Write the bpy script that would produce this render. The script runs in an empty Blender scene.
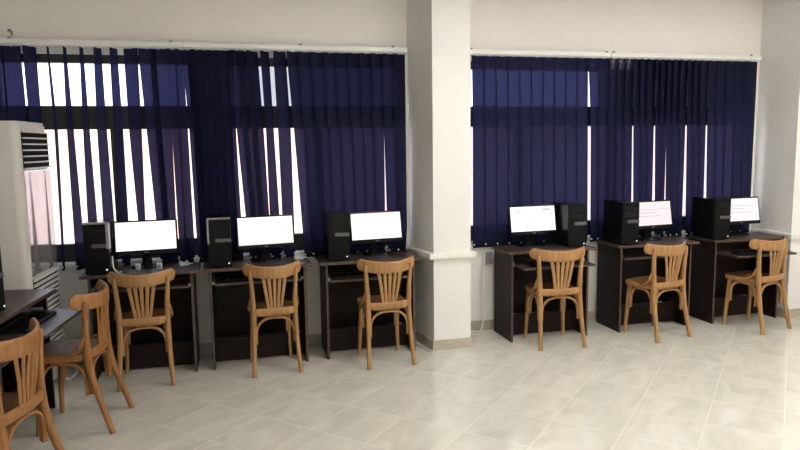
import bpy, bmesh, math, random
from mathutils import Vector, Matrix
random.seed(7)
S = bpy.context.scene
COL = S.collection
R = math.radians

# ------------------------------------------------------------------ materials
def new_mat(name):
    m = bpy.data.materials.new(name); m.use_nodes = True
    nt = m.node_tree
    return m, nt, nt.nodes['Principled BSDF'], nt.nodes['Material Output']

def plain(name, col, rough=.5, var=0.0, scale=8., spec=.5, metal=0., coat=0., bump=0.):
    m, nt, p, out = new_mat(name)
    p.inputs['Base Color'].default_value = (*col, 1)
    p.inputs['Roughness'].default_value = rough
    p.inputs['Specular IOR Level'].default_value = spec
    p.inputs['Metallic'].default_value = metal
    p.inputs['Coat Weight'].default_value = coat
    p.inputs['Coat Roughness'].default_value = .06
    if var or bump:
        tc = nt.nodes.new('ShaderNodeTexCoord')
        n = nt.nodes.new('ShaderNodeTexNoise'); n.inputs['Scale'].default_value = scale
        n.inputs['Detail'].default_value = 6
        nt.links.new(tc.outputs['Object'], n.inputs['Vector'])
        if var:
            r = nt.nodes.new('ShaderNodeValToRGB')
            r.color_ramp.elements[0].position = .3; r.color_ramp.elements[1].position = .7
            r.color_ramp.elements[0].color = (*[c*(1-var) for c in col], 1)
            r.color_ramp.elements[1].color = (*[min(1, c*(1+var)) for c in col], 1)
            nt.links.new(n.outputs['Fac'], r.inputs['Fac'])
            nt.links.new(r.outputs['Color'], p.inputs['Base Color'])
        if bump:
            b = nt.nodes.new('ShaderNodeBump'); b.inputs['Strength'].default_value = bump
            b.inputs['Distance'].default_value = .004
            nt.links.new(n.outputs['Fac'], b.inputs['Height'])
            nt.links.new(b.outputs['Normal'], p.inputs['Normal'])
    return m

def wood(name, c0, c1, rough=.42, sc=(14, 14, 1.6), coat=.0, spec=.4):
    m, nt, p, out = new_mat(name)
    tc = nt.nodes.new('ShaderNodeTexCoord'); mp = nt.nodes.new('ShaderNodeMapping')
    mp.inputs['Scale'].default_value = sc
    n = nt.nodes.new('ShaderNodeTexNoise'); n.inputs['Scale'].default_value = 3.2
    n.inputs['Detail'].default_value = 8; n.inputs['Distortion'].default_value = .6
    r = nt.nodes.new('ShaderNodeValToRGB')
    r.color_ramp.elements[0].position = .32; r.color_ramp.elements[1].position = .72
    r.color_ramp.elements[0].color = (*c0, 1); r.color_ramp.elements[1].color = (*c1, 1)
    nt.links.new(tc.outputs['Object'], mp.inputs['Vector']); nt.links.new(mp.outputs['Vector'], n.inputs['Vector'])
    nt.links.new(n.outputs['Fac'], r.inputs['Fac']); nt.links.new(r.outputs['Color'], p.inputs['Base Color'])
    p.inputs['Roughness'].default_value = rough; p.inputs['Coat Weight'].default_value = coat; p.inputs['Specular IOR Level'].default_value = spec
    return m

def emit(name, col, strength):
    m, nt, p, out = new_mat(name)
    p.inputs['Base Color'].default_value = (.02, .02, .02, 1)
    p.inputs['Emission Color'].default_value = (*col, 1)
    p.inputs['Emission Strength'].default_value = strength
    p.inputs['Roughness'].default_value = .3
    return m

def glass(name, tint, refl=.06):
    m, nt, p, out = new_mat(name)
    nt.nodes.remove(p)
    t = nt.nodes.new('ShaderNodeBsdfTransparent'); t.inputs['Color'].default_value = (*tint, 1)
    g = nt.nodes.new('ShaderNodeBsdfGlossy'); g.inputs['Roughness'].default_value = .02
    mx = nt.nodes.new('ShaderNodeMixShader'); mx.inputs['Fac'].default_value = refl
    nt.links.new(t.outputs[0], mx.inputs[1]); nt.links.new(g.outputs[0], mx.inputs[2])
    nt.links.new(mx.outputs[0], out.inputs['Surface'])
    return m

def fabric(name, dif, tra, dusty=False):
    m, nt, p, out = new_mat(name)
    nt.nodes.remove(p)
    tc = nt.nodes.new('ShaderNodeTexCoord')
    n = nt.nodes.new('ShaderNodeTexNoise'); n.inputs['Scale'].default_value = 3.0; n.inputs['Detail'].default_value = 4
    nt.links.new(tc.outputs['Object'], n.inputs['Vector'])
    def ramp(c, v):
        r = nt.nodes.new('ShaderNodeValToRGB')
        r.color_ramp.elements[0].color = (*[x*(1-v) for x in c], 1); r.color_ramp.elements[1].color = (*[x*(1+v) for x in c], 1)
        nt.links.new(n.outputs['Fac'], r.inputs['Fac']); return r.outputs['Color']
    d = nt.nodes.new('ShaderNodeBsdfDiffuse'); t = nt.nodes.new('ShaderNodeBsdfTransparent')
    dc = ramp(dif, .25)
    if dusty:      # a chalky smear near the top of the blind
        sp = nt.nodes.new('ShaderNodeSeparateXYZ'); nt.links.new(tc.outputs['Object'], sp.inputs[0])
        mr = nt.nodes.new('ShaderNodeMapRange'); mr.inputs['From Min'].default_value = -.14; mr.inputs['From Max'].default_value = -.03
        nt.links.new(sp.outputs['Z'], mr.inputs['Value'])
        n2 = nt.nodes.new('ShaderNodeTexNoise'); n2.inputs['Scale'].default_value = 22
        nt.links.new(tc.outputs['Object'], n2.inputs['Vector'])
        r2 = nt.nodes.new('ShaderNodeValToRGB'); r2.color_ramp.elements[0].position = .45; r2.color_ramp.elements[1].position = .7
        nt.links.new(n2.outputs['Fac'], r2.inputs['Fac'])
        mu = nt.nodes.new('ShaderNodeMath'); mu.operation = 'MULTIPLY'
        nt.links.new(mr.outputs[0], mu.inputs[0]); nt.links.new(r2.outputs['Color'], mu.inputs[1])
        mx = nt.nodes.new('ShaderNodeMixRGB'); mx.inputs['Color2'].default_value = (.16, .16, .20, 1)
        nt.links.new(mu.outputs[0], mx.inputs['Fac']); nt.links.new(dc, mx.inputs['Color1'])
        dc = mx.outputs['Color']
    nt.links.new(dc, d.inputs['Color']); nt.links.new(ramp(tra, .15), t.inputs['Color'])
    tl = nt.nodes.new('ShaderNodeBsdfTranslucent'); tl.inputs['Color'].default_value = (.006, .006, .015, 1)
    a0 = nt.nodes.new('ShaderNodeAddShader'); nt.links.new(d.outputs[0], a0.inputs[0]); nt.links.new(tl.outputs[0], a0.inputs[1])
    a = nt.nodes.new('ShaderNodeAddShader')
    nt.links.new(a0.outputs[0], a.inputs[0]); nt.links.new(t.outputs[0], a.inputs[1])
    nt.links.new(a.outputs[0], out.inputs['Surface'])
    return m

def tile_mat():
    m, nt, p, out = new_mat('polished_tile')
    tc = nt.nodes.new('ShaderNodeTexCoord')
    mp = nt.nodes.new('ShaderNodeMapping'); mp.vector_type = 'TEXTURE'
    T = .3925
    mp.inputs['Rotation'].default_value = (0, 0, R(45))
    # texture space: u along (1,1)/sqrt2, v along (-1,1)/sqrt2
    nt.links.new(tc.outputs['Object'], mp.inputs['Vector'])
    sx = nt.nodes.new('ShaderNodeSeparateXYZ'); nt.links.new(mp.outputs['Vector'], sx.inputs[0])
    def edge(sock, off):
        a = nt.nodes.new('ShaderNodeMath'); a.operation = 'ADD'; a.inputs[1].default_value = -off + 40*T
        nt.links.new(sock, a.inputs[0])
        d = nt.nodes.new('ShaderNodeMath'); d.operation = 'DIVIDE'; d.inputs[1].default_value = T
        nt.links.new(a.outputs[0], d.inputs[0])
        f = nt.nodes.new('ShaderNodeMath'); f.operation = 'FRACT'; nt.links.new(d.outputs[0], f.inputs[0])
        s = nt.nodes.new('ShaderNodeMath'); s.operation = 'SUBTRACT'; s.inputs[1].default_value = .5
        nt.links.new(f.outputs[0], s.inputs[0])
        ab = nt.nodes.new('ShaderNodeMath'); ab.operation = 'ABSOLUTE'; nt.links.new(s.outputs[0], ab.inputs[0])
        g = nt.nodes.new('ShaderNodeMapRange'); g.inputs['From Min'].default_value = .5-.0125; g.inputs['From Max'].default_value = .5-.006
        nt.links.new(ab.outputs[0], g.inputs['Value'])
        fl = nt.nodes.new('ShaderNodeMath'); fl.operation = 'FLOOR'; nt.links.new(d.outputs[0], fl.inputs[0])
        return g.outputs[0], fl.outputs[0]
    e1, i1 = edge(sx.outputs['X'], 2.851)
    e2, i2 = edge(sx.outputs['Y'], .751)
    mxm = nt.nodes.new('ShaderNodeMath'); mxm.operation = 'MAXIMUM'
    nt.links.new(e1, mxm.inputs[0]); nt.links.new(e2, mxm.inputs[1])
    # clouded stone print, turned from tile to tile
    cb = nt.nodes.new('ShaderNodeCombineXYZ'); nt.links.new(i1, cb.inputs[0]); nt.links.new(i2, cb.inputs[1])
    wn = nt.nodes.new('ShaderNodeTexWhiteNoise'); wn.noise_dimensions = '3D'; nt.links.new(cb.outputs[0], wn.inputs['Vector'])
    vs = nt.nodes.new('ShaderNodeVectorMath'); vs.operation = 'SCALE'; vs.inputs['Scale'].default_value = 9
    nt.links.new(wn.outputs['Color'], vs.inputs[0])
    st = nt.nodes.new('ShaderNodeMapping'); st.inputs['Scale'].default_value = (1.0, 2.3, 1)
    nt.links.new(mp.outputs['Vector'], st.inputs['Vector'])
    va = nt.nodes.new('ShaderNodeVectorMath'); va.operation = 'ADD'
    nt.links.new(st.outputs['Vector'], va.inputs[0]); nt.links.new(vs.outputs[0], va.inputs[1])
    n = nt.nodes.new('ShaderNodeTexNoise'); n.inputs['Scale'].default_value = 2.6; n.inputs['Detail'].default_value = 7
    n.inputs['Distortion'].default_value = 1.0
    nt.links.new(va.outputs[0], n.inputs['Vector'])
    r = nt.nodes.new('ShaderNodeValToRGB')
    r.color_ramp.elements[0].position = .32; r.color_ramp.elements[1].position = .68
    r.color_ramp.elements[0].color = (.53, .515, .450, 1); r.color_ramp.elements[1].color = (.64, .622, .550, 1)
    nt.links.new(n.outputs['Fac'], r.inputs['Fac'])
    mx = nt.nodes.new('ShaderNodeMixRGB'); mx.inputs['Color2'].default_value = (.68, .66, .585, 1)
    nt.links.new(mxm.outputs[0], mx.inputs['Fac']); nt.links.new(r.outputs['Color'], mx.inputs['Color1'])
    nt.links.new(mx.outputs['Color'], p.inputs['Base Color'])
    p.inputs['Roughness'].default_value = .10
    p.inputs['Specular IOR Level'].default_value = .55
    return m

M = dict(
    wall=plain('wall_paint', (.80, .77, .725), .7, .02, 3, .3, bump=.05),
    pillar=plain('pillar_paint', (.75, .74, .715), .6, .02, 3, .35, bump=.05),
    grime=plain('skirting_stone', (.42, .38, .31), .35, .12, 9),
    marble=plain('ledge_marble', (.78, .76, .72), .35, .05, 12),
    tile=tile_mat(),
    ceil=plain('ceiling_paint', (.82, .81, .79), .8),
    alum=plain('dark_window_frame', (.018, .018, .022), .45),
    rail=plain('white_rail', (.78, .78, .77), .35),
    glass=glass('window_glass', (.96, .97, 1.)),
    glassdim=glass('dimming_glass', (.5, .5, .5)),  # grey tint stands in for weaker daylight behind part of the left blinds
    glassdark=glass('tinted_glass', (.10, .10, .11)),
    navy=fabric('navy_blind_fabric', (.0098, .0113, .0270), (.0074, .0072, .0195)),
    navydust=fabric('navy_blind_fabric_dusty', (.0098, .0113, .0270), (.0074, .0072, .0195), True),
    white=plain('white_plastic', (.80, .80, .79), .35),
    grey=plain('grey_plastic', (.25, .25, .26), .4),
    beech=wood('beech_varnish', (.29, .150, .056), (.42, .228, .094), .38),
    beechred=wood('beech_red_varnish', (.235, .100, .032), (.35, .165, .058), .36),
    seat=wood('brown_ply_seat', (.11, .050, .021), (.21, .100, .042), .42, (3, 9, 3), spec=.15),
    wenge=wood('wenge_board', (.0105, .0058, .0050), (.019, .0110, .0092), .45, (2, 10, 10), spec=.15),
    wengetop=wood('wenge_top', (.036, .0205, .017), (.062, .037, .031), .34, (2, 12, 10), spec=.22),
    edge=wood('wenge_edge_band', (.060, .040, .031), (.095, .062, .046), .4, (8, 8, 8)),
    black=plain('black_plastic', (.005, .0054, .0056), .5, spec=.1),
    gloss=plain('gloss_black_plastic', (.005, .0055, .0058), .25, spec=.18),
    silver=plain('silver_plastic', (.10, .10, .105), .3, metal=.3),
    trimg=plain('grey_trim', (.26, .25, .25), .3),
    ac=plain('air_conditioner_white', (.60, .575, .555), .42, .01, 4),
    acgloss=plain('air_conditioner_gloss_panel', (.72, .67, .63), .06, metal=.7, coat=1.0),
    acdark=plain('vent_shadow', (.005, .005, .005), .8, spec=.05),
    led=emit('white_power_light', (1, .97, .9), 1.2),
    scr=emit('lit_screen', (1, 1, 1), 1.25),
    scrp=emit('lit_screen_pink', (1, .86, .88), .98),
    scrl=emit('lit_screen_lilac', (1, .93, .96), 1.0),
    uiline=emit('screen_toolbar', (.66, .69, .74), .85),
    uipink=emit('screen_toolbar_pink', (1, .62, .68), .95),
    lamp=emit('ceiling_light_diffuser', (1, .97, .925), 40),
    facade=plain('peach_render', (.80, .50, .33), .8, .08, .6),
    facadep=plain('dusky_pink_render', (.33, .25, .235), .8, .08, .6),
    facadew=plain('white_render', (.85, .80, .74), .8),
    cable=plain('white_cable', (.72, .72, .70), .45),
    paper=plain('pale_card', (.45, .46, .50), .6),
)

# ------------------------------------------------------------------ helpers
def link(name, bm, mats, parent=None, loc=None, smooth=None):
    me = bpy.data.meshes.new(name)
    bmesh.ops.recalc_face_normals(bm, faces=bm.faces)
    bm.to_mesh(me); bm.free()
    for m in (mats if isinstance(mats, (list, tuple)) else [mats]):
        me.materials.append(m)
    o = bpy.data.objects.new(name, me); COL.objects.link(o)
    if parent: o.parent = parent
    if loc: o.location = loc
    if smooth is not None:
        for p in me.polygons: p.use_smooth = True
        try: me.set_sharp_from_angle(angle=R(smooth))
        except Exception: pass
    return o

def thing(name, label, cat, loc=(0, 0, 0), rz=0., group=None):
    o = bpy.data.objects.new(name, None); COL.objects.link(o)
    o.empty_display_size = .1
    o.location = loc; o.rotation_euler = (0, 0, rz)
    tag(o, label, cat, group); return o

def tag(o, label, cat, group=None):
    o['label'] = label; o['category'] = cat
    if group: o['group'] = group
    return o

def struct(o):
    o['kind'] = 'structure'; return o

def box(bm, x0, x1, y0, y1, z0, z1, bev=0., mat=0, M4=None):
    r = bmesh.ops.create_cube(bm, size=1.)
    vs = r['verts']
    for v in vs:
        v.co = Vector(((x0+x1)/2 + v.co.x*(x1-x0), (y0+y1)/2 + v.co.y*(y1-y0), (z0+z1)/2 + v.co.z*(z1-z0)))
    fs = {f for v in vs for f in v.link_faces}
    for f in fs: f.material_index = mat
    if bev:
        es = {e for f in fs for e in f.edges}
        rr = bmesh.ops.bevel(bm, geom=list(es), offset=bev, segments=2, affect='EDGES', profile=.6)
        vs = [v for f in rr['faces'] for v in f.verts]
        vs = list({*vs})
    if M4 is not None:
        bmesh.ops.transform(bm, matrix=M4, verts=list({*vs}))
    return bm

def B(*a, **k): return box(bmesh.new(), *a, **k)

def prism(bm, poly, z0, z1, mat=0):
    lo = [bm.verts.new((x, y, z0)) for x, y in poly]; hi = [bm.verts.new((x, y, z1)) for x, y in poly]
    fs = [bm.faces.new(lo[::-1]), bm.faces.new(hi)]
    n = len(poly)
    for i in range(n): fs.append(bm.faces.new((lo[i], lo[(i+1) % n], hi[(i+1) % n], hi[i])))
    for f in fs: f.material_index = mat
    return bm

def catmull(pts, n):
    P = [Vector(p) for p in pts]
    P = [P[0]*2-P[1]] + P + [P[-1]*2-P[-2]]
    out = []
    for i in range(1, len(P)-2):
        for k in range(n):
            t = k/n; a, b, c, d = P[i-1:i+3]
            out.append(.5*((2*b) + (c-a)*t + (2*a-5*b+4*c-d)*t*t + (3*b-3*c+d-a)*t**3))
    out.append(P[-2].copy()); return out

def sweep(bm, pts, half, ref, expo=1.0, n=10):
    """tube along pts; half = (a,b) or list of (a,b): half sizes along the side and the ref direction; superellipse section"""
    P = [Vector(p) for p in pts]; N = len(P); ref = Vector(ref)
    rings = []
    for i, p in enumerate(P):
        t = (P[min(i+1, N-1)] - P[max(i-1, 0)]).normalized()
        r = ref(t) if callable(ref) else ref
        s = t.cross(r)
        if s.length < 1e-4: s = t.cross(Vector((1, .3, .1)))
        s.normalize(); u = s.cross(t).normalized()
        a, b = half[i] if isinstance(half, list) else half
        ring = []
        for k in range(n):
            th = 2*math.pi*(k+.5)/n; c, d = math.cos(th), math.sin(th)
            c = math.copysign(abs(c)**expo, c); d = math.copysign(abs(d)**expo, d)
            ring.append(bm.verts.new(p + s*a*c + u*b*d))
        rings.append(ring)
    for i in range(N-1):
        for k in range(n):
            bm.faces.new((rings[i][k], rings[i][(k+1) % n], rings[i+1][(k+1) % n], rings[i+1][k]))
    bm.faces.new(rings[0][::-1]); bm.faces.new(rings[-1])
    return bm

def cyl(bm, p0, p1, r0, r1=None, n=14):
    r1 = r0 if r1 is None else r1
    d = Vector(p1)-Vector(p0)
    ref = (0, 0, 1) if abs(d.normalized().z) < .9 else (0, 1, 0)
    return sweep(bm, [p0, p1], [(r0, r0), (r1, r1)], ref, n=n)

def copy_tree(o, parent=None):
    c = o.copy(); COL.objects.link(c)
    if parent: c.parent = parent
    for ch in list(o.children): copy_tree(ch, c)
    return c

# ------------------------------------------------------------------ the room
WY = 5.30; XL, XR, YF, H = -1.82, 5.24, -4.2, 3.0
struct(link('floor', B(XL-.2, XR+.2, YF-.2, WY+.25, -.12, 0), M['tile']))
struct(link('ceiling', B(XL-.2, XR+.2, YF-.2, WY+.25, H, H+.12), M['ceil']))
struct(link('wall_left', B(XL-.15, XL, YF-.15, WY+.2, 0, H), M['wall']))
struct(link('wall_right', B(XR, XR+.15, YF-.15, WY+.2, 0, H), M['wall']))
struct(link('wall_front', B(XL, XR, YF-.15, YF, 0, H), M['wall']))
WIN = [(-1.64, 1.385), (1.86, 4.74)]
ZS, ZT = .785, 2.315
bm = bmesh.new()
box(bm, XL, XR, WY, WY+.2, 0, ZS); box(bm, XL, XR, WY, WY+.2, ZT, H)
for a, b in ((XL, WIN[0][0]), (WIN[0][1], WIN[1][0]), (WIN[1][1], XR)): box(bm, a, b, WY, WY+.2, ZS, ZT)
struct(link('wall_back', bm, M['wall']))
PIL = [(1.42, WY), (1.497, 4.86), (1.803, 4.86), (1.803, WY)]
struct(link('wall_pillar_middle', prism(bmesh.new(), PIL, 0, H), M['pillar']))
struct(link('wall_pillar_right', B(4.86, XR, 4.83, WY, 0, H), M['pillar']))
# skirting
struct(link('baseboard_back', prism(prism(bmesh.new(), [(XL, WY-.012), (1.42, WY-.012), (1.42, WY), (XL, WY)], 0, .085), [(1.803, WY-.012), (4.86, WY-.012), (4.86, WY), (1.803, WY)], 0, .085), M['grime']))
struct(link('baseboard_middle', prism(prism(prism(bmesh.new(), [(1.408, WY-.012), (1.485, 4.848), (1.497, 4.86), (1.42, WY)], 0, .08),
       [(1.485, 4.848), (1.815, 4.848), (1.803, 4.86), (1.497, 4.86)], 0, .08), [(1.803, 4.86), (1.815, 4.848), (1.815, WY-.012), (1.803, WY-.012)], 0, .08), M['grime']))
struct(link('baseboard_right', prism(prism(bmesh.new(), [(4.848, WY-.012), (4.848, 4.818), (4.86, 4.83), (4.86, WY-.012)], 0, .085),
       [(4.848, 4.818), (XR, 4.818), (XR, 4.83), (4.86, 4.83)], 0, .085), M['grime']))
struct(link('baseboard_left', B(XL, XL+.012, YF, WY-.012, 0, .085), M['grime']))
# stone ledge that runs under the windows and round the pillars
def ledge(name, polys):
    bm = bmesh.new()
    for p in polys: prism(bm, p, .737, .783)
    es = [e for e in bm.edges]
    bmesh.ops.bevel(bm, geom=es, offset=.004, segments=2, affect='EDGES')
    return struct(link(name, bm, M['marble'], smooth=40))
ledge('trim_1', [[(1.383, WY-.036), (1.458, 4.822), (1.842, 4.822), (1.842, WY-.036), (1.803, WY-.036), (1.803, 4.86), (1.497, 4.86), (1.42, WY-.036)]])
ledge('trim_2', [[(4.822, WY-.036), (4.822, 4.792), (XR, 4.792), (XR, 4.83), (4.86, 4.83), (4.86, WY-.036)]])
ledge('trim_3', [[(XL, WY-.036), (1.42, WY-.036), (1.42, WY), (XL, WY)]])
ledge('trim_4', [[(1.803, WY-.036), (4.86, WY-.036), (4.86, WY), (1.803, WY)]])

# windows
def window(n, x0, x1, stiles, bays):
    e = bpy.data.objects.new('window_%d' % n, None); COL.objects.link(e); e.location = (0, 0, 0); struct(e)
    fr = bmesh.new(); ya, yb = WY+.06, WY+.12
    box(fr, x0, x1, ya, yb, ZS, .918); box(fr, x0, x1, ya, yb, ZT-.06, ZT)
    box(fr, x0, x1, ya, yb, 1.772, 1.945)
    box(fr, x0, x0+.04, ya, yb, .918, ZT-.06); box(fr, x1-.03, x1, ya, yb, .918, ZT-.06)
    for s in stiles: box(fr, s-.04, s+.04, ya, yb, .918, 1.772)
    for a in bays[1:]: box(fr, a[0]-.025, a[0]+.025, ya, yb, 1.945, ZT-.06)
    link('window_frame', fr, M['alum'], e)
    link('pane', B(x0, x1, WY+.085, WY+.089, .918, 1.772), M['glass'], e)
    for k, (a, g) in enumerate(bays):
        b = bays[k+1][0] if k+1 < len(bays) else x1
        link('pane', B(a, b, WY+.085, WY+.089, 1.945, ZT-.06), M[g], e)
window(1, WIN[0][0], WIN[0][1], (-.835, .68), [(-1.64, 'glass'), (-.06, 'glassdim')])
window(2, WIN[1][0], WIN[1][1], (2.45, 3.36), [(1.86, 'glass'), (3.27, 'glassdark')])

# ------------------------------------------------------------------ vertical blinds
TOP, MID, BOT = 2.350, 1.75, .758
BY = 5.238
def slat_mesh(l, r, SW=.122):
    """l, r: edge X at top, middle and bottom"""
    bm = bmesh.new(); rows = []; a0, b0 = l[0], r[0]
    nz = 15
    for i in range(nz):
        z = TOP + (BOT-TOP)*i/(nz-1)
        if z > MID: t = (TOP-z)/(TOP-MID); a = l[0]+(l[1]-l[0])*t; b = r[0]+(r[1]-r[0])*t
        else: t = (MID-z)/(MID-BOT); a = l[1]+(l[2]-l[1])*t; b = r[1]+(r[2]-r[1])*t
        w = max(.012, b-a); c = (a+b)/2
        kv = c/BY; lim = SW*math.sqrt(1+kv*kv)
        da = math.acos(min(.995, w/lim))
        ang = math.atan(kv) + (da if (c < .05 and b0-a0 > .09) else -da)
        dx, dy = math.cos(ang), -math.sin(ang)
        row = []
        for k in range(5):
            u = (k-2)/2
            bow = .004*(1-u*u)
            row.append((c + dx*u*SW/2 + dy*bow, BY + dy*u*SW/2 - dx*bow*-1, z))
        rows.append(row)
    x0 = (l[0]+r[0])/2
    V = [[bm.verts.new((p[0]-x0, p[1]-BY, p[2]-TOP)) for p in row] for row in rows]
    for i in range(nz-1):
        for k in range(4): bm.faces.new((V[i][k], V[i][k+1], V[i+1][k+1], V[i+1][k]))
    lo = rows[-1]
    return bm, x0, lo

def blind(label, x0, x1, slats, mount, cord=None, dusty=0):
    t = thing('vertical_blind', label, 'window blind', ((x0+x1)/2, BY, TOP), 0, 'navy vertical blinds over the two windows')
    ox = (x0+x1)/2
    bm = bmesh.new()
    box(bm, x0-ox, x1-ox, -.024, .024, .014, .047, .003)
    box(bm, x0-ox, x1-ox, -.008, .008, .008, .016)
    link('head_rail', bm, M['rail'], t)
    for bx in mount:
        b = bmesh.new(); box(b, bx-ox-.012, bx-ox+.012, -.01, WY-BY-.0005, .0465, .052); box(b, bx-ox-.01, bx-ox+.01, -.012, .0, .052, .063, .002)
        link('bracket', b, M['grey'], t)
    for i, (l, r) in enumerate(slats):
        bm, sx, lo = slat_mesh(l, r, .09 if r[0]-l[0] < .068 and r[0] < -.7 else .122)
        o = link('slat', bm, M['navydust'] if i < dusty else M['navy'], t, (sx-ox, 0, 0), smooth=60)
        # carrier hook above, weight below
        h = bmesh.new(); box(h, -.006, .006, -.003, .003, -.004, .010); link('carrier', h, M['white'], o)
        wb = bmesh.new(); a, c = Vector(lo[0]), Vector(lo[-1]); off = Vector((sx, BY, TOP))
        d = (c-a).normalized()
        sweep(wb, [a-off+d*.006, c-off-d*.006], (.006, .016), (0, 0, 1), .6, 8)
        q = a-off+d*.012+Vector((0, -.004, .012))
        box(wb, q.x-.005, q.x+.005, q.y-.006, q.y+.004, q.z-.006, q.z+.006, mat=1)
        link('bottom_weight', wb, [M['navy'], M['white']], o)
    if cord:
        c = bmesh.new()
        for dx in (0, .012): cyl(c, (cord-ox+dx, -.028, .015), (cord-ox+dx*.6, -.045, -1.5), .0022, n=6)
        link('pull_cord', c, M['white'], t)
        c = bmesh.new(); box(c, cord-ox-.006, cord-ox+.014, -.043, -.028, -.48, -.40, .004); link('cord_joiner', c, M['white'], t)
    return t

def run(tops, mids, bots, ov=.006):
    """closed run of slats sharing seam positions"""
    n = len(tops)-1; out = []
    for i in range(n):
        e0 = 0 if i == 0 else ov; e1 = 0 if i == n-1 else ov
        out.append(((tops[i]-e0, mids[i]-e0, bots[i]-e0), (tops[i+1]+e1, mids[i+1]+e1, bots[i+1]+e1)))
    return out
def lin(a, b, n): return [a+(b-a)*i/n for i in range(n+1)]
A1 = []
A1 += run([-1.63, -1.52, -1.405], [-1.63, -1.52, -1.395], [-1.63, -1.51, -1.39])
A1 += [((-1.392, -1.385, -1.385), (-1.304, -1.304, -1.30))]
A1 += [((-1.238, -1.228, -1.242), (-1.223, -1.203, -1.224))]
A1 += [((-1.132, -1.146, -1.15), (-1.110, -1.098, -1.080))]
A1 += [((-1.024, -1.038, -1.056), (-.998, -.992, -.978))]
A1 += [((-.931, -.944, -.945), (-.878, -.876, -.862))]
A1 += [((-.824, -.830, -.832), (-.771, -.765, -.770))]
A1 += [((-.730, -.726, -.692), (-.634, -.637, -.656))]
A1 += run([-.632, -.53, -.43], [-.604, -.52, -.425], [-.560, -.495, -.432], .022)
A1 += run([-.433, -.37, -.318], [-.426, -.37, -.310], [-.418, -.37, -.305])
t1 = lin(-.326, .043, 6); m1 = lin(-.302, .040, 6); b1 = lin(-.286, .056, 6)
A2 = run(t1, m1, b1, .03)
A2 += run([.030, .10, .16, .223], [.045, .11, .18, .249], [.105, .16, .215, .276], .02)
A2 += [((.243, .265, .272), (.309, .326, .356))]
A2 += [((.341, .357, .371), (.434, .457, .460))]
tt = [.441, .53, .63, .73, .82, .92, 1.02, 1.11, 1.203]; bb = [.533, .60, .69, .78, .87, .96, 1.04, 1.12, 1.199]
mm = [.480] + [(a+b)/2 for a, b in zip(tt[1:], bb[1:])]
mm[-1] = 1.203
A2 += run(tt, mm, bb)
A2 += run([1.202, 1.295, 1.385], [1.202, 1.295, 1.385], [1.221, 1.305, 1.385])
blind('navy vertical blind on the left window, its leftmost slats turned open above the air conditioner', -1.70, -.322, A1, (-1.47, -.40))
blind('navy vertical blind left of the middle pillar with a white pull cord', -.318, 1.40, A2, (.55, 1.285), cord=1.388)
A3 = run(lin(1.955, 3.026, 10), lin(1.965, 3.035, 10), lin(1.965, 3.054, 10))
A3 += run([3.024, 3.13, 3.235], [3.064, 3.14, 3.235], [3.082, 3.15, 3.235])
blind('navy vertical blind right of the middle pillar, nearly closed', 1.925, 3.232, A3, (1.95, 3.20))
A4 = []
A4 += run([3.235, 3.32, 3.40, 3.478], [3.235, 3.32, 3.40, 3.476], [3.235, 3.325, 3.41, 3.494])
A4 += run([3.476, 3.55, 3.62, 3.70], [3.487, 3.56, 3.63, 3.696], [3.516, 3.58, 3.64, 3.707])
A4 += run([3.70, 3.76, 3.826], [3.709, 3.77, 3.828], [3.740, 3.785, 3.832])
A4 += run([3.824, 3.89, 3.96, 4.030], [3.824, 3.89, 3.96, 4.025], [3.851, 3.90, 3.97, 4.028])
A4 += run([4.030, 4.10, 4.17, 4.249], [4.040, 4.11, 4.18, 4.243], [4.067, 4.13, 4.20, 4.257])
A4 += run([4.249, 4.35, 4.45, 4.55, 4.66, 4.775], [4.257, 4.35, 4.45, 4.55, 4.66, 4.775], [4.290, 4.37, 4.46, 4.56, 4.665, 4.775])
blind('navy vertical blind beside the right wall with a chalky smear near its top left', 3.236, 4.80, A4, (3.27, 4.70), dusty=3)

h = bmesh.new(); sweep(h, catmull([(-1.488, WY-.003, 2.462), (-1.475, WY-.03, 2.466), (-1.462, WY-.035, 2.452), (-1.458, WY-.034, 2.425)], 4), (.007, .007), (0, 1, .2), n=8)
tag(link('wall_hook', h, M['grey'], smooth=50), 'small dark hook on the wall above the left blind', 'hook')

# ------------------------------------------------------------------ outside
b = thing('building', 'peach building across the street glimpsed between open slats at far left', 'building', (-3.0, 15, -6))
bm = bmesh.new(); box(bm, -9.0, 4.6, 0, 3, 0, 8.2); link('wall', bm, M['facade'], b)
bm = bmesh.new(); box(bm, -9.05, 4.65, -.12, 3.05, 8.2, 8.4); link('roof_edge', bm, M['facadew'], b)
b = thing('building', 'dusky pink building across the street behind the right window blinds', 'building', (4.6, 17, -6))
bm = bmesh.new(); box(bm, -2.5, 16, 0, 3, 0, 8.2); link('wall', bm, M['facadep'], b)
bm = bmesh.new(); box(bm, -2.55, 16.05, -.12, 3.05, 8.2, 8.4); link('roof_edge', bm, M['facadew'], b)

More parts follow.
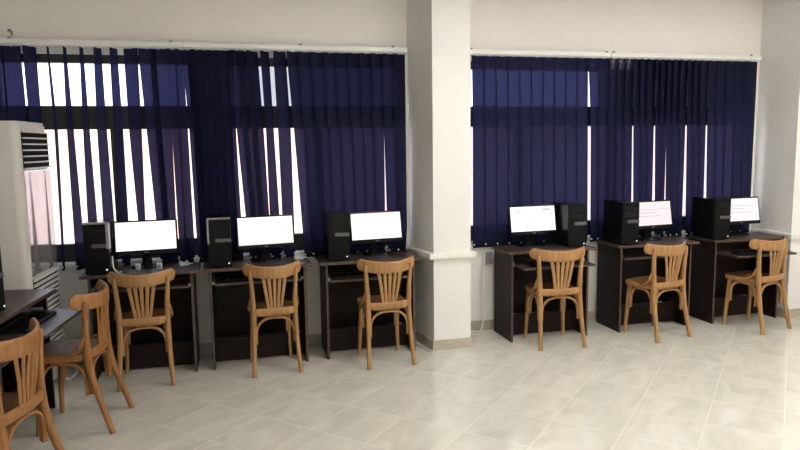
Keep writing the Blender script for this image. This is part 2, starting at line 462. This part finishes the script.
# ------------------------------------------------------------------ chairs
def make_chair(wood_m, label, splay=0.):
    t = thing('bentwood_chair', label, 'chair', group='bentwood wooden chairs at the computer desks')
    SZ = .452                                                     # top of the seat
    # seat: rounded trapezoid, slightly dished, with a rim
    def outline(k):
        pts = []
        for i in range(40):
            th = 2*math.pi*i/40
            c, s = math.cos(th), math.sin(th)
            e = .55
            x = math.copysign(abs(c)**e, c); y = math.copysign(abs(s)**e, s)
            w = .178 + .022*(y+1)/2
            pts.append((x*w*k, .240 + y*.178*k))
        return pts
    bm = bmesh.new()
    rings = []
    for k, z in ((.90, SZ-.034), (.985, SZ-.034), (1.0, SZ-.026), (1.0, SZ-.006), (.985, SZ), (.93, SZ)):
        rings.append([bm.verts.new((x, y, z)) for x, y in outline(k)])
    for a, c in zip(rings, rings[1:]):
        for i in range(40): bm.faces.new((a[i], a[(i+1) % 40], c[(i+1) % 40], c[i]))
    bm.faces.new(rings[0][::-1]); bm.faces.new(rings[-1])
    st = link('seat', bm, wood_m, t, smooth=50)
    bm = bmesh.new()
    rings = [[bm.verts.new((x, y, z)) for x, y in outline(k)] for k, z in ((.928, SZ+.0005), (.915, SZ+.004), (.5, SZ+.001), (.1, SZ-.0))]
    for a, c in zip(rings, rings[1:]):
        for i in range(40): bm.faces.new((a[i], a[(i+1) % 40], c[(i+1) % 40], c[i]))
    bm.faces.new(rings[-1]); bm.faces.new(rings[0][::-1])
    link('seat_panel', bm, M['seat'], st, smooth=50)['label'] = 'dark brown plywood seat panel'
    # yoke (crest rail), bent round the sitter
    Rr, a0, yc = .285, R(53.5), .017
    arc = lambda th, r=Rr: (r*math.sin(th), yc + Rr - r*math.cos(th))
    bm = bmesh.new(); n = 28; pts = []; hs = []
    for i in range(n+1):
        u = -1+2*i/n; th = a0*u
        x, y = arc(th)
        e = max(0., (abs(u)-.90)/.10)
        hh = .044*math.sqrt(max(.2, 1-e*e*.80))
        pts.append((x, y, .742 + .024*u*u)); hs.append((.0105, hh))
    sweep(bm, pts, hs, (0, 0, 1), .55, 12)
    link('crest_rail', bm, wood_m, t, smooth=50)
    # rear legs run up into the back posts
    for s in (-1, 1):
        bm = bmesh.new()
        path = catmull([(s*.188, -splay, 0), (s*.178, .034-splay*.55, .16), (s*.170, .066-splay*.1, .33), (s*.167, .078, .46), (s*.172, .078, .58), (s*.181, .072, .70), (s*.184, .066, .760)], 5)
        N = len(path); hs = []
        for i, p in enumerate(path):
            z = p.z
            w = .0170 + .005*math.exp(-((z-.42)/.16)**2) - .003*max(0, (z-.6)/.2)
            if i == N-1: w *= .6
            hs.append((w, w))
        sweep(bm, path, hs, (0, 1, 0), .85, 12)
        link('leg', bm, wood_m, t, smooth=50)
        bm = bmesh.new()
        path = catmull([(s*.170, .374, 0), (s*.163, .367, .15), (s*.155, .356, .32), (s*.150, .348, .424)], 5)
        hs = [(.0135+.006*(p.z/.42), .0135+.006*(p.z/.42)) for p in path]
        sweep(bm, path, hs, (0, 1, 0), .9, 12)
        link('leg', bm, wood_m, t, smooth=50)
        # curved stay between post and seat side
        bm = bmesh.new()
        path = catmull([(s*.178, .082, .575), (s*.186, .094, .53), (s*.191, .116, .485), (s*.194, .162, .458), (s*.194, .195, .448)], 5)
        n2 = len(path)
        sweep(bm, path, [(.009, .005+.011*math.sin(math.pi*min(1, (i+1.5)/(n2+1)))) for i in range(n2)], (s*1, 0, 0), .7, 8)
        link('stay', bm, wood_m, t, smooth=50)
    # lower back rail and fanned slats
    bm = bmesh.new()
    path = [(.160*u, .070 - .022*(1-u*u), .456) for u in [-1+2*i/12 for i in range(13)]]
    sweep(bm, path, (.010, .026), (0, 0, 1), .55, 8)
    link('back_rail', bm, wood_m, t, smooth=50)
    for k in range(5):
        u = (k-2)/2
        th = math.asin(.088*u/Rr); x1, y1 = arc(th)
        bm = bmesh.new()
        sweep(bm, [(.050*u, .048+.003*u*u, .478), (.068*u, .038, .59), (x1, y1+.002, .708)], [(.0115, .0045), (.0125, .0045), (.0145, .0045)], (0, 1, 0), .6, 8)
        link('back_slat', bm, wood_m, t, smooth=50)
    # four bentwood arches under the seat
    def arch(p0, p1, n, inset):
        p0, p1 = Vector(p0), Vector(p1); mid = (p0+p1)/2; up = .416
        d = (p1-p0); L = d.length; d.normalize()
        pts = []
        for i in range(15):
            a = math.pi*i/14
            u = math.copysign(abs(math.cos(a))**.75, math.cos(a))
            pts.append(mid - d*(L/2)*u + Vector((0, 0, .13*abs(math.sin(a))**.8)))
        pts = [p0+Vector((0, 0, -.055))] + pts + [p1+Vector((0, 0, -.055))]
        bm = bmesh.new()
        sweep(bm, pts, (.0095, .0135), n, .7, 8)
        link('bentwood_arch', bm, wood_m, t, smooth=50)
    zb = .278
    arch((-.152, .072, zb), (.152, .072, zb), (0, 1, 0), 0)
    arch((-.138, .348, zb), (.138, .348, zb), (0, 1, 0), 0)
    arch((-.168, .092, zb), (-.157, .338, zb), (1, 0, 0), 0)
    arch((.168, .092, zb), (.157, .338, zb), (1, 0, 0), 0)
    return t
ch1 = make_chair(M['beech'], 'x'); ch2 = make_chair(M['beechred'], 'y', .04)
CH = [
    (ch1, -.628, 4.615, 3, 'bentwood chair facing the far left desk of the window row'),
    (None, .256, 4.628, 4, 'bentwood chair facing the middle of the three desks left of the pillar'),
    (None, 1.080, 4.560, 3, 'bentwood chair at the desk just left of the middle pillar'),
    (None, 2.478, 4.586, -3.5, 'bentwood chair at the desk just right of the middle pillar'),
    (None, 3.470, 4.556, 12, 'bentwood chair at the middle of the three desks right of the pillar'),
    (None, 4.440, 4.505, 14, 'bentwood chair at the desk beside the right wall'),
    (ch2, -.742, 4.105, 82, 'reddish bentwood chair turned sideways at the left wall desk, in front of the air conditioner'),
    (None, -.900, 3.190, 76, 'nearest bentwood chair, cut off by the left edge of the photo'),
]
src = None
for p, x, y, a, lab in CH:
    if p: src = p
    o = p or copy_tree(src)
    o.location = (x, y, 0); o.rotation_euler = (0, 0, R(a)); o['label'] = lab
    o.scale = ({-.628: .92, .256: .88, 1.080: .93}.get(x, 1), 1, 1.025 if x < -.65 else 1)

# ------------------------------------------------------------------ desks
def make_desk(tray_y, tray_z=.645, label='', tray_rot=0):
    t = thing('computer_desk', label, 'desk', group='dark computer desks with keyboard trays')
    link('desk_top', B(-.392, .392, 0, .347, .738, .760, .003), [M['wengetop']], t)
    bm = bmesh.new(); box(bm, -.392, .392, -.003, 0.0005, .7385, .7595); link('edge_band', bm, M['edge'], t.children[0])
    for s in (-1, 1):
        x0, x1 = (-.349, -.331) if s < 0 else (.331, .349)
        o = link('side_panel', B(x0, x1, .04, .40, 0, .738), M['wenge'], t)
        link('edge_band', B(x0+.001, x1-.001, .0375, .0403, .002, .736), M['edge'], o)
    link('back_panel', B(-.331, .331, .378, .392, .148, .72), M['wenge'], t)
    link('kick_board', B(-.331, .331, .205, .221, .012, .185), M['wenge'], t)
    M4 = Matrix.Rotation(R(tray_rot), 4, 'Z')
    bm = B(-.312, .312, tray_y, tray_y+.30, tray_z-.018, tray_z, .002)
    tr = link('keyboard_tray', bm, M['wengetop'], t)
    link('edge_band', B(-.31, .31, tray_y-.003, tray_y+.0005, tray_z-.017, tray_z-.001), M['edge'], tr)
    for s in (-1, 1):
        link('tray_runner', B(s*.3215-.0095, s*.3215+.0095, .06, .36, tray_z-.013, tray_z+.012), M['grey'], t)
    return t
DX = [-.657, .152, .997, 2.508, 3.505, 4.443]
DL = ['dark wood computer desk at the far left of the window row',
      'dark wood computer desk in the middle of the three left of the pillar',
      'dark wood computer desk against the left side of the middle pillar',
      'dark wood computer desk just right of the middle pillar, keyboard tray pulled out',
      'dark wood computer desk in the middle of the three right of the pillar',
      'dark wood computer desk beside the right wall, tray pulled out with a black keyboard']
DY = 4.832
dflush = make_desk(.035, .645, DL[0]); dflush.location = (DX[0], DY, 0)
def place_desk(src, x, y, a, lab):
    o = copy_tree(src); o.location = (x, y, 0); o.rotation_euler = (0, 0, R(a)); o['label'] = lab; return o
place_desk(dflush, DX[1], DY, 0, DL[1])
dlow = make_desk(.035, .615, DL[2]); dlow.location = (DX[2], DY, 0)
dmid = make_desk(-.125, .645, DL[3]); dmid.location = (DX[3], DY, 0)
place_desk(dflush, DX[4], DY, 0, DL[4])
dout = make_desk(-.180, .645, DL[5]); dout.location = (DX[5], DY, 0)
place_desk(dout, -1.150, 4.082, 84, 'dark wood computer desk along the left wall in front of the air conditioner')
place_desk(dout, -1.262, 3.185, 84, 'dark wood computer desk at the left photo edge, behind the nearest chair')

# keyboards
def make_keyboard(label):
    t = thing('keyboard', label, 'keyboard', group='black keyboards on the trays')
    link('keyboard_body', B(-.215, .215, -.07, .07, .0, .014, .004), M['black'], t)
    for c0, c1 in ((0, 14), (15, 17), (18, 21)):
        bm = bmesh.new()
        box(bm, -.205+.0196*c0, -.205+.0196*c1-.003, -.058, .05, .0135, .016)
        for r_ in range(5):
            for c in range(c0, c1):
                x = -.205+.0196*c; y = .05-.0225*r_
                box(bm, x, x+.0165, y-.018, y, .0158, .0205)
        link('key_block', bm, M['gloss'], t)
    return t
kb = make_keyboard('x')
def place_kb(o, x, y, z, a, lab): o.location = (x, y, z); o.rotation_euler = (0, 0, R(a)); o['label'] = lab
place_kb(kb, 4.40, 4.735, .645, 0, 'black keyboard on the pulled-out tray beside the right wall')
place_kb(copy_tree(kb), .93, 4.965, .615, 2, 'black keyboard on the tray of the desk left of the pillar')
place_kb(copy_tree(kb), .13, 4.965, .645, 0, 'black keyboard in the shaded tray of the middle left desk')
place_kb(copy_tree(kb), 2.50, 4.80, .645, -2, 'black keyboard on the pulled-out tray right of the pillar')
place_kb(copy_tree(kb), -1.155, 4.06, .645, 84, 'black keyboard on the tray of the left wall desk')

# ------------------------------------------------------------------ monitors
def make_monitor(label, scr, bars):
    t = thing('computer_monitor', label, 'monitor', group='black computer monitors on the desks')
    # local: faces -Y; base on z = 0; screen centre at z = .235
    e = Matrix.Translation((0, 0, .235)) @ Matrix.Rotation(R(-10), 4, 'X')
    def inv(bm): bmesh.ops.transform(bm, matrix=e, verts=bm.verts); return bm
    bm = bmesh.new()
    box(bm, -.220, .220, .002, .03, -.134, .116, .006); box(bm, -.15, .15, .028, .05, -.09, .09, .012)
    c = link('casing', inv(bm), M['gloss'], t, smooth=40)
    link('screen', inv(B(-.205, .205, -.0005, .004, -.103, .103)), scr, t)
    bm = bmesh.new()
    for (x0, x1, z0, z1) in bars: box(bm, x0, x1, -.0012, 0, z0, z1)
    if bars: link('toolbar', inv(bm), M['uipink'] if len(bars) == 1 else M['uiline'], t.children[1])
    link('badge', inv(B(-.014, .014, .0005, .003, -.123, -.115)), M['silver'], c)
    bm = bmesh.new(); sweep(bm, [(0, .055, .010), (0, .058, .10), (0, .05, .20)], [(.035, .012), (.028, .012), (.03, .012)], (0, 1, 0), .6, 12)
    link('neck', bm, M['black'], t, smooth=50)
    bm = bmesh.new(); N = 28
    rings = []
    for k, z in ((.98, 0), (1, .004), (.97, .010), (.5, .013)):
        rings.append([bm.verts.new((.115*k*math.copysign(abs(math.cos(a))**.6, math.cos(a)), .035+.078*k*math.copysign(abs(math.sin(a))**.6, math.sin(a)), z)) for a in [2*math.pi*i/N for i in range(N)]])
    for a, c2 in zip(rings, rings[1:]):
        for i in range(N): bm.faces.new((a[i], a[(i+1) % N], c2[(i+1) % N], c2[i]))
    bm.faces.new(rings[0][::-1]); bm.faces.new(rings[-1])
    link('stand_base', bm, M['gloss'], t, smooth=40)
    return t
UI = [(-.17, -.10, .056, .068), (.09, .16, .068, .084), (-.19, .19, .034, .039), (-.15, .05, .006, .012), (-.15, .10, -.026, -.020)]
MON = [(-.629, 5.05, 5.5, 'scr', [], 'black monitor with a white screen on the far left desk of the window row'),
       (.226, 5.045, 6.5, 'scr', [(-.20, .20, -.100, -.095), (.165, .17, -.09, .09)], 'black monitor with a white screen on the middle left desk'),
       (1.084, 5.045, 7, 'scr', [(-.205, .205, .095, .103)], 'black monitor with a pink line along its screen top, left of the pillar'),
       (2.432, 5.05, 2.5, 'scr', UI, 'black monitor with a white page on screen, just right of the pillar'),
       (3.572, 5.045, 6, 'scrp', UI[2:], 'black monitor with a pinkish screen partly behind a tower on the middle right desk'),
       (4.494, 5.045, 2, 'scrl', UI[2:], 'black monitor with a pale pink screen beside the right wall')]
for x, y, a, s, bars, lab in MON:
    m = make_monitor(lab, M[s], bars); m.location = (x, y, .760); m.rotation_euler = (0, 0, R(a))

# ------------------------------------------------------------------ computer towers
def make_tower(label, trim):
    t = thing('computer_tower', label, 'computer tower', group='black computer towers on the desks')
    W, Dp, Hh = .080, .295, .362
    link('case', B(-W, W, .018, Dp, .006, Hh-.002, .003), M['gloss'], t)
    link('front_panel', B(-W-.001, W+.001, 0, .02, .004, Hh, .006), M['black'], t)
    link('drive_cover', B(-.03, W+.0005, -.004, .004, .185, .212, .003), M['silver'], t)
    bm = bmesh.new()
    box(bm, -W+.012, W-.012, -.0025, .003, .235, .275, .002); box(bm, -W+.012, W-.012, -.0025, .003, .283, .323, .002)
    link('drive_bay', bm, M['gloss'], t)
    bm = bmesh.new(); cyl(bm, (W-.02, -.003, .03), (W-.02, .004, .03), .0055); link('power_light', bm, M['led'], t)
    bm = bmesh.new()
    for a in (-1, 1):
        for y in (.05, .25): cyl(bm, (a*.055, y, 0), (a*.055, y, .008), .012)
    link('foot', bm, M['black'], t)
    if trim:
        bm = bmesh.new(); box(bm, -W-.002, W+.002, -.004, .02, Hh-.012, Hh+.001, .003)
        x0, x1 = (W-.014, W+.006) if trim > 0 else (-W-.005, -W+.009)
        box(bm, x0, x1, -.006, .05, .175, Hh-.004, .004)
        link('front_trim', bm, M['trimg'], t)['label'] = 'grey trim along the top and one upper side of the front'
    return t
TW = [(-.935, 4.875, 0, 1, 'black computer tower with grey front trim, on the far left desk of the window row'),
      (-.112, 4.872, 0, -1, 'black computer tower with a lighter left trim, left of the middle left monitor'),
      (.757, 4.88, 0, 0, 'black computer tower on the desk left of the pillar'),
      (2.752, 4.88, 0, 0, 'black computer tower standing to the right of its monitor, right of the pillar'),
      (3.237, 4.86, 0, 0, 'black computer tower covering the left of the pinkish screen on the middle right desk'),
      (4.137, 4.845, 0, 0, 'black computer tower on the desk beside the right wall')]
for x, y, a, tr, lab in TW:
    o = make_tower(lab, tr); o.location = (x, y, .760); o.rotation_euler = (0, 0, R(a))
o = make_tower('black computer tower on the left wall desk at the left photo edge', 0)
o.location = (-1.232, 3.836, .760); o.rotation_euler = (0, 0, R(84))

# ------------------------------------------------------------------ floor standing air conditioner
ac = thing('air_conditioner', 'tall white floor-standing air conditioner in the left corner behind the left wall desk', 'air conditioner', (-1.254, 4.80, 0), R(86))
# local: front faces -Y (towards the room), width along X (+X = far end)
HW, AD, AH = .265, .33, 1.805
def rounded(hw, d, r, n=6):
    pts = []
    for cx, cy, a0 in ((-hw+r, r, 180), (hw-r, r, 270), (hw-r*.6, d-r*.6, 0), (-hw+r*.6, d-r*.6, 90)):
        rr = r if a0 in (180, 270) else r*.6
        for i in range(n+1):
            a = R(a0 + 90*i/n); pts.append((cx+rr*math.cos(a), cy+rr*math.sin(a)))
    return pts
bm = bmesh.new(); prism(bm, rounded(HW, AD, .05), .05, AH-.02)
top = rounded(HW-.012, AD-.012, .045)
lo = [v for v in bm.verts]
prism(bm, [(x, y+.006) for x, y in top], AH-.02, AH)
link('cabinet', bm, M['ac'], ac, smooth=50)
link('plinth', B(-HW+.02, HW-.02, .03, AD-.02, 0, .05), M['grey'], ac)
FY = -.006
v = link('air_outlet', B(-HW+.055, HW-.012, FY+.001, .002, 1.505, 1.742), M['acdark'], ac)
bm = bmesh.new()
for i in range(7):
    z = 1.508 + i*.0385
    box(bm, -HW+.056, HW-.012, FY-.010, FY+.002, z-.0045, z+.0045, .002)
link('louver', bm, M['ac'], v)
link('gloss_panel', B(-HW+.050, HW-.006, FY, .004, .815, 1.492, .003), M['acgloss'], ac)['label'] = 'glossy panel mirroring the window'
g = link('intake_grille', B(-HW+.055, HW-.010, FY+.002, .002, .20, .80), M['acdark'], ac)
bm = bmesh.new()
for i in range(18):
    z = .213 + i*.0340
    box(bm, -HW+.052, HW-.008, FY-.010, FY+.003, z-.0095, z+.0095, .003)
link('grille_slat', bm, M['ac'], g)
link('badge', B(-HW-.0015, -HW+.001, .13, .165, 1.715, 1.725), M['grey'], ac)

# ------------------------------------------------------------------ sockets, cables and small things
s = thing('wall_socket', 'grey double wall socket under the window ledge right of the middle pillar', 'socket', (2.125, WY, .64))
link('back_box', B(-.045, .045, -.03, -.0005, -.07, .07, .005), M['white'], s)
link('socket_face', B(-.035, .035, -.034, -.028, -.055, .055, .003), M['grey'], s)
def cable(name, pts, r, lab, cat='cable', m='cable'):
    bm = bmesh.new(); sweep(bm, catmull(pts, 8), (r, r), (.13, .2, 1), n=8)
    return tag(link(name, bm, M[m], smooth=60), lab, cat)
cable('cable', [(2.07, 5.27, .63), (2.065, 5.25, .45), (2.06, 5.23, .25), (2.04, 5.2, .09), (2.0, 5.17, .012), (1.95, 5.13, .008), (1.90, 5.19, .008), (1.94, 5.25, .008), (2.02, 5.22, .010)], .006, 'white cable hanging to the floor right of the middle pillar')
cable('cable', [(1.395, 5.25, .30), (1.395, 5.20, .10), (1.40, 5.13, .02), (1.415, 5.0, .009), (1.440, 4.90, .008), (1.455, 4.80, .008)], .006, 'white cable on the floor along the left foot of the middle pillar')
cable('drain_hose', [(-1.21, 4.80, .22), (-1.19, 4.83, .12), (-1.18, 4.88, .03), (-1.16, 5.02, .014), (-1.17, 5.16, .014)], .011, 'white hose curving down to the floor below the air conditioner', 'hose')
cable('cable', [(1.352, 5.15, .775), (1.372, 5.16, 1.0), (1.382, 5.165, 1.15), (1.379, 5.17, .95), (1.366, 5.15, .80)], .004, 'thin pale cable looped beside the monitor left of the pillar')
cable('cable', [(-.851, 4.97, .87), (-.849, 4.96, .83), (-.84, 4.93, .79), (-.815, 4.905, .766), (-.785, 4.90, .765)], .005, 'pale cable between tower and monitor on the far left desk')
def small_box(x, y, a, w, d, hh, lab, mat='paper'):
    t = thing('desk_speaker', lab, 'speaker', (x, y, .760), R(a), 'small grey speakers beside the far left monitor')
    link('speaker_body', B(-w/2, w/2, -d/2, d/2, 0, hh, .005), M[mat], t)
    bm = bmesh.new(); cyl(bm, (0, -d/2-.002, hh*.5), (0, -d/2+.002, hh*.5), w*.36); link('speaker_cone', bm, M['grey'], t)
small_box(-.685, 4.97, 4, .034, .034, .046, 'small pale speaker left of the far left monitor stand')
small_box(-.540, 4.965, -6, .036, .034, .044, 'small pale speaker right of the far left monitor stand')
def adapter(x, y, a, sx, sy, sz, lab):
    t = thing('power_adapter', lab, 'adapter', (x, y, .760), R(a))
    link('adapter_body', B(-sx/2, sx/2, -sy/2, sy/2, 0, sz, .006), M['paper'], t)
    bm = bmesh.new(); sweep(bm, catmull([(sx/2-.003, 0, sz*.5), (sx/2+.03, .005, .012), (sx/2+.02, .04, .006), (sx/2-.03, .06, .005)], 6), (.004, .004), (.1, .2, 1), n=6)
    link('lead', bm, M['cable'], t, smooth=60)
adapter(-.375, 5.04, 20, .07, .04, .03, 'pale adapter lying right of the far left monitor')
adapter(.470, 5.05, -10, .07, .045, .035, 'pale adapter lying right of the middle left monitor')

# ------------------------------------------------------------------ ceiling lights (above and behind the camera)
def light(x, y, lab):
    t = thing('ceiling_light', lab, 'ceiling light', (x, y, H), 0, 'ceiling lights of the room')
    bm = bmesh.new(); box(bm, -.62, .62, -.16, .16, -.05, 0, .004); link('housing', bm, M['white'], t)
    link('diffuser', B(-.59, .59, -.13, .13, -.056, -.05), M['lamp'], t)
k = 0
for y in (3.3, 1.0, -1.4):
    for x in (-.2, 2.0, 4.5):
        if x < 0 and y > 0: continue
        light(x, y, 'white panel light on the ceiling, out of the picture above'); k += 1

# ------------------------------------------------------------------ daylight
w = bpy.data.worlds.new('World'); S.world = w; w.use_nodes = True
bg = w.node_tree.nodes['Background']; bg.inputs['Color'].default_value = (.84, .90, 1, 1); bg.inputs['Strength'].default_value = 3.6
sd = bpy.data.lights.new('sun', 'SUN'); sd.energy = 7.0; sd.angle = R(1); sd.color = (1, .95, .88)
so = bpy.data.objects.new('sun', sd); COL.objects.link(so); so.rotation_euler = (R(48), 0, R(-20))

# ------------------------------------------------------------------ camera
F = 657.65
yaw, pitch, roll = R(14.192), R(6.879), R(-.791)
cd = bpy.data.cameras.new('camera'); cd.sensor_fit = 'HORIZONTAL'; cd.sensor_width = 36; cd.lens = F*36/800
cd.clip_start = .05
co = bpy.data.objects.new('camera', cd); COL.objects.link(co)
f = Vector((math.sin(yaw)*math.cos(pitch), math.cos(yaw)*math.cos(pitch), -math.sin(pitch)))
r0 = Vector((math.cos(yaw), -math.sin(yaw), 0)); u0 = r0.cross(f)
r = r0*math.cos(roll) + u0*math.sin(roll); u = -r0*math.sin(roll) + u0*math.cos(roll)
co.matrix_world = Matrix(((r.x, u.x, -f.x, 0), (r.y, u.y, -f.y, 0), (r.z, u.z, -f.z, 1.62), (0, 0, 0, 1)))
S.camera = co
S.view_settings.view_transform = 'Standard'; S.view_settings.look = 'None'
S.view_settings.exposure = 0; S.view_settings.gamma = 1; S.view_settings.use_curve_mapping = False
